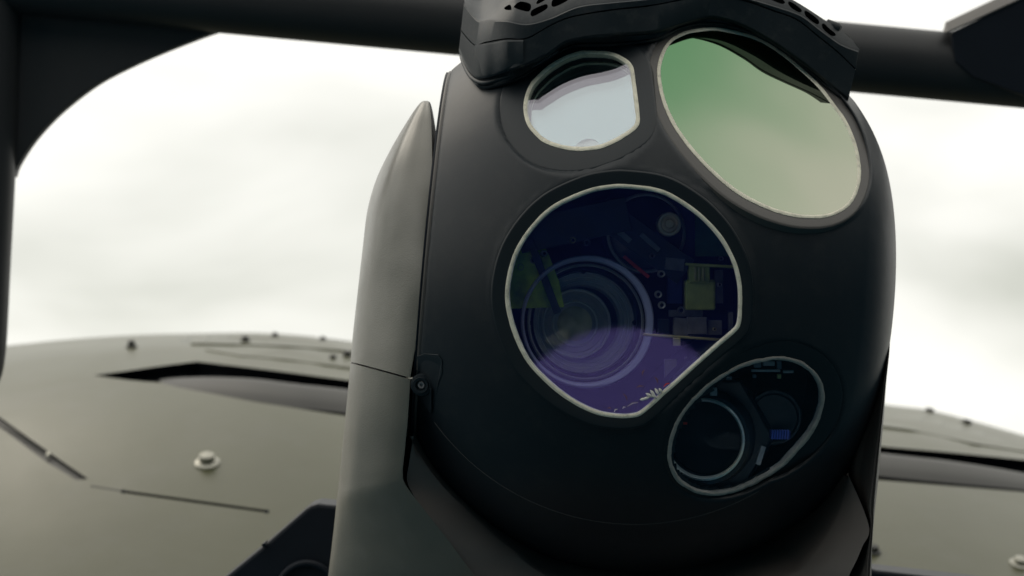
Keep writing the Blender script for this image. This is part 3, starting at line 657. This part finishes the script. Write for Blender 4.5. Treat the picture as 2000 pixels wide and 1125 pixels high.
lug = lathe('lug', L(1628, 52, float(top_w(1628, 55)) - 12), [.85, -.35, .3], [(0.1, 14), (7, 14), (10, 10), (10, -14), (0.1, -16)], 'brow_plastic', turret, 18)

# ================================================================== TUBE FRAME ABOVE
frame = empty('tube_frame', PD(-60, 700, 2.05)); tag(frame, 'black tubular frame with a curved corner gusset, crossbar passing behind the turret', 'tube frame')
def prism(name, pts, d, thick, m, parent, **k):
    """a plate of real thickness: outline seen at depth d (one value or one per point), its back face behind it"""
    P = np.array(pts, float); n = len(P); dd = np.broadcast_to(np.asarray(d, float), (n,)); A = PD(P[:, 0], P[:, 1], dd)
    B = A + (CR @ np.array([0, 0, -1.0])) * thick
    return mk(name, np.vstack([A, B]), [tuple(range(n)), tuple(range(2 * n - 1, n - 1, -1))] + [(i, (i + 1) % n, n + (i + 1) % n, n + i) for i in range(n)], m, parent, smooth=False, **k)
dF = 2.06
cl_ = [PD(x, -43 + .0935 * x, dF) for x in np.linspace(-700, 3000, 40)]
tube('crossbar', cl_, 67 * 0.00025 * dF, 'frame_black', frame, 48, units=False, angle=60)
up = [PD(x, y, dF) for x, y in [(-25, -45), (-30, 60), (-34, 200), (-40, 350), (-48, 500), (-54, 620), (-58, 680), (-66, 722), (-86, 752), (-120, 772), (-190, 790)]]
tube('upright', crom(up, 5), 68 * 0.00025 * dF, 'frame_black', frame, 40, units=False, angle=60)
arc = [(430, 60), (395, 72), (330, 97), (265, 125), (200, 158), (150, 193), (105, 232), (65, 277), (36, 322), (28, 345), (-20, 345), (-30, -40), (430, 0)]
prism('corner_gusset', [tuple(p) for p in np.vstack([crom(arc[:10], 5), arc[10:]])], dF + .004, .014, 'frame_black', frame, bevel=.0012)
# right gusset with its folded flange
prism('side_gusset', [(1858, 63), (1990, 1), (2160, -80), (2300, -150), (2300, 240), (2010, 190), (1900, 150), (1866, 120)], dF - .036, .008, 'bracket_black', frame, bevel=.001)
fl = [[(1845, 64, dF - .030), (1848, 48, dF - .012), (1849, 46, dF + .02)], [(1850, 66, dF - .037), (1851, 47, dF - .020), (1852, 45, dF + .02)], [(1992, 1, dF - .037), (1962, -5, dF - .020), (1964, -8, dF + .02)], [(2300, -148, dF - .037), (2270, -154, dF - .02), (2272, -157, dF + .02)]]
A = np.array(fl); V = PD(A[..., 0], A[..., 1], A[..., 2]); mk('flange', V, grid_faces(4, 3), 'edge_lit', frame, smooth=False).modifiers.new('t', 'SOLIDIFY').thickness = .002

# ================================================================== THE VEHICLE'S HOOD
hood = empty('vehicle_hood', PD(900, 1500, 2.3)); tag(hood, 'olive grey vehicle hood with dark recessed vent and bolts, behind the turret', 'hood')
hx = [-500, -200, 0, 110, 250, 400, 500, 600, 680, 1000, 1400, 1720, 1810, 1900, 2000, 2300, 2700]
hy = [770, 695, 677, 665, 655, 651, 650, 656, 667, 697, 743, 789, 800, 822, 850, 935, 1060]
hc = crom(list(zip(hx, hy)), 8)
YB = 1420
def hood_t(px, py):
    yh = np.interp(px, hc[:, 0], hc[:, 1]); return np.clip((np.asarray(py, float) - yh) / (YB - yh), 0, 1.2)
def hood_d(px, py): return 3.3 - 1.22 * hood_t(px, py) ** 0.34
def HP(px, py, lift=0.0):
    return PD(px, py, hood_d(px, py)) + np.array([0, -0.25, 1.0]) * lift
xs = np.arange(-480, 2680, 40); ts = (np.arange(1, 24) / 24.0) ** 2
gx, gt = np.meshgrid(xs, ts); gyh = np.interp(gx, hc[:, 0], hc[:, 1]); grid = np.stack([gx.ravel(), (gyh + gt * (YB - gyh)).ravel()], -1)
top = [tuple(p) for p in hc[(hc[:, 0] >= -500)]]
outer = top + [(2700, YB), (1900, YB), (1100, YB), (300, YB), (-500, YB)]
vent = [(183, 733), (250, 724), (320, 714), (385, 706), (530, 723), (682, 743), (1000, 783), (1400, 833), (1720, 872), (1860, 884), (2000, 898), (2160, 912), (2160, 985), (2000, 961), (1720, 938), (1400, 903), (1000, 856), (672, 812), (500, 785), (350, 757), (322, 752), (308, 742), (280, 746), (230, 740)]
strip = [(-60, 772), (0, 815), (60, 858), (120, 900), (172, 935), (150, 938), (90, 902), (0, 835), (-60, 792)]
slot = [(240, 958), (246, 958), (520, 996), (524, 1000), (518, 1001), (244, 963), (238, 961)]
vr = [tuple(p) for p in resample(np.array(vent, float), 120)]
skin, ws = cut_sheet('hood_skin', outer, [vr, strip, slot], lambda x, y: HP(x, y), 40, 'hood_paint', hood, wall=(0, 0.01, -0.012), grid=grid, angle=30)
for i, (V, W) in enumerate(ws[1:]):
    n = len(V) // 2
    if i == 0: V[n:] = V[:n] + (V[n:] - V[:n]) * .28
    mk('slot', V, W, 'hood_inner' if i == 0 else 'void_black', skin, smooth=False)
# vent box: dark well under the opening
A = np.array([HP(x, y) for x, y in vr]); n = len(A); c = A.mean(0)
B = A + np.array([0, .012, -.012]); C_ = c + (A - c) * 1.02 + np.array([0, .05, -.16])
mk('vent_well', np.vstack([A, B, C_]), grid_faces(3, n, False, True) + [tuple(range(2 * n, 3 * n))], 'void_black', skin, smooth=False)
# the scoop's inner wall, standing in the opening
st = [(312, 746, 312, 741), (350, 757, 345, 738), (420, 770, 415, 737), (500, 784, 498, 741), (580, 797, 580, 751), (672, 806, 680, 762), (1000, 846, 1000, 803), (1400, 894, 1400, 847), (1720, 930, 1720, 886), (1860, 944, 1860, 902), (2000, 957, 2000, 925), (2150, 978, 2150, 958)]
rows = []
for a, b, c_, d_ in st:
    d0 = float(hood_d(a, b)); rows.append([(a, b, d0 + .012), (a + (c_ - a) * .5, b + (d_ - b) * .5, d0 + .030), (c_, d_, d0 + .065), (c_, d_ + 2, d0 + .10)])
loft('scoop_wall', rows, 'hood_inner', skin, 6, 4, world=True)
# far slope, front nose and skirt below the frame
yb = np.interp(np.arange(-500, 2701, 80), hc[:, 0], hc[:, 1]); xb = np.arange(-500, 2701, 80)
A0 = PD(xb, yb, np.full(len(xb), 3.3)); A1 = A0 + np.array([0, .5, -.05]); A2 = A0 + np.array([0, 1.4, -.4]); A3 = A0 + np.array([0, 1.6, -1.2])
mk('rear_skin', np.vstack([A0, A1, A2, A3]), grid_faces(4, len(xb)), 'hood_paint', hood)
B0 = PD(xb, np.full(len(xb), YB), np.full(len(xb), hood_d(1000, YB))) if False else HP(xb, np.full(len(xb), float(YB)))
B1 = B0 + np.array([0, -.03, -.12]); B2 = B0.copy(); B2[:, 1] += .05; B2[:, 2] = .35; 
mk('nose_skin', np.vstack([B0, B1, B2]), grid_faces(3, len(xb)), 'hood_paint', hood)
# raised cover plates near the crest
def hp(name, pts, lift, m='hood_paint', parent=None, th=.004):
    P = np.array(pts, float); A = HP(P[:, 0], P[:, 1], lift); B = A + np.array([0, .0, -th - lift]); n = len(P)
    return mk(name, np.vstack([A, B]), [tuple(range(n)), tuple(range(2 * n - 1, n - 1, -1))] + [(i, (i + 1) % n, n + (i + 1) % n, n + i) for i in range(n)], m, parent or hood, smooth=False, bevel=.001)
hp('cover_plate', [(372, 673), (415, 664), (500, 659), (600, 664), (700, 677), (700, 689), (560, 678), (450, 674)], .0022)
hp('cover_plate', [(400, 684), (560, 684), (700, 697), (700, 722), (560, 704), (470, 696)], .0015)
hp('cover_plate', [(1690, 792), (1812, 806), (1900, 830), (2060, 876), (2060, 893), (1900, 868), (1780, 842), (1690, 830)], .002)
# bolts
def bolt(px, py, rpx, hpx, m, lab=None, washer=1.0, lift=0):
    d = float(hood_d(px, py)); c = PD(px, py, d); r = rpx * 0.00025 * d; h = hpx * 0.00025 * d
    e = HP(px + 5, py); f = HP(px, py + 3); nrm = np.cross(e - HP(px, py), f - HP(px, py)); nrm /= np.linalg.norm(nrm); nrm = nrm if nrm[2] > 0 else -nrm
    u = np.cross(nrm, [0, 1, 0]); u /= np.linalg.norm(u); v = np.cross(nrm, u); th = np.linspace(0, 2 * math.pi, 24, endpoint=False)
    pr = [(r * washer * 1.65, -.001), (r * washer * 1.65, h * .15), (r * washer * 1.3, h * .3), (r * 1.02, h * .32), (r, h * .9), (r * .85, h), (0.00001, h * 1.02)]
    V = np.array([c + nrm * (z + lift) + np.outer(np.cos(th), u) * q + np.outer(np.sin(th), v) * q for q, z in pr])
    return mk('bolt', V, grid_faces(len(pr), 24, False, True), m, hood, angle=35, label=lab)
bolt(405, 905, 15, 20, 'bolt_steel', 'bright steel bolt with a wide washer')
mat('bolt_dark', (0.05, 0.05, 0.045), 0.5, var=0.15)
for a in [(257, 678, 7, 13, 'bolt_dark'), (479, 665, 6, 9, 'bolt_dark'), (537, 657, 5, 8, 'hood_inner'), (630, 665, 5, 8, 'hood_inner'), (650, 701, 6, 8, 'bolt_dark'), (678, 697, 8, 12, 'bolt_dark'), (1815, 806, 8, 9, 'bolt_dark'), (1888, 828, 8, 9, 'bolt_dark'), (1706, 1078, 9, 14, 'bolt_dark'), (1992, 1102, 13, 14, 'bolt_steel'), (1700, 800, 6, 8, 'bolt_dark')]: bolt(*a)
for p in ((241, 960), (521, 999)):
    hp('slot_end', [(p[0] + 5 * math.cos(a), p[1] + 3.5 * math.sin(a)) for a in np.linspace(0, 2 * math.pi, 12, endpoint=False)], .0008, 'void_black', th=.001)
c = HP(95, 889, .001); hp('rivet', [(94 + 4 * math.cos(a), 888 + 3 * math.sin(a)) for a in np.linspace(0, 2 * math.pi, 10, endpoint=False)], .002, 'bolt_steel')
hp('scribed_line', [(176, 950), (178, 948), (240, 958), (238, 960)], .0005, 'hood_inner', th=.001)

# ================================================================== MOUNTING BRACKET
br = empty('mounting_bracket', PD(1100, 1500, 1.8)); tag(br, 'dark navy angular mounting bracket behind the foot of the turret', 'bracket')
front = [(395, 1165), (446, 1122), (512, 1068), (597, 994), (606, 988), (620, 984), (1150, 1036), (1690, 1106), (1712, 1114), (2100, 1158), (2300, 1700), (200, 1700)]
prism('bracket_plate', front, 1.80, .05, 'bracket_black', br, bevel=.003)
prism('edge_clip', [(510, 1064), (517, 1060), (520, 1066), (514, 1070)], 1.795, .02, 'bracket_black', br)
A = [PD(600 + 62 * math.cos(a), 1172 - 72 * math.sin(a), 1.797) for a in np.linspace(.2, math.pi - .1, 24)]
tube('cable_conduit', A, .0035, 'bracket_black', br, 12, units=False)
tag(bpy.data.objects['ground'], kind='structure')
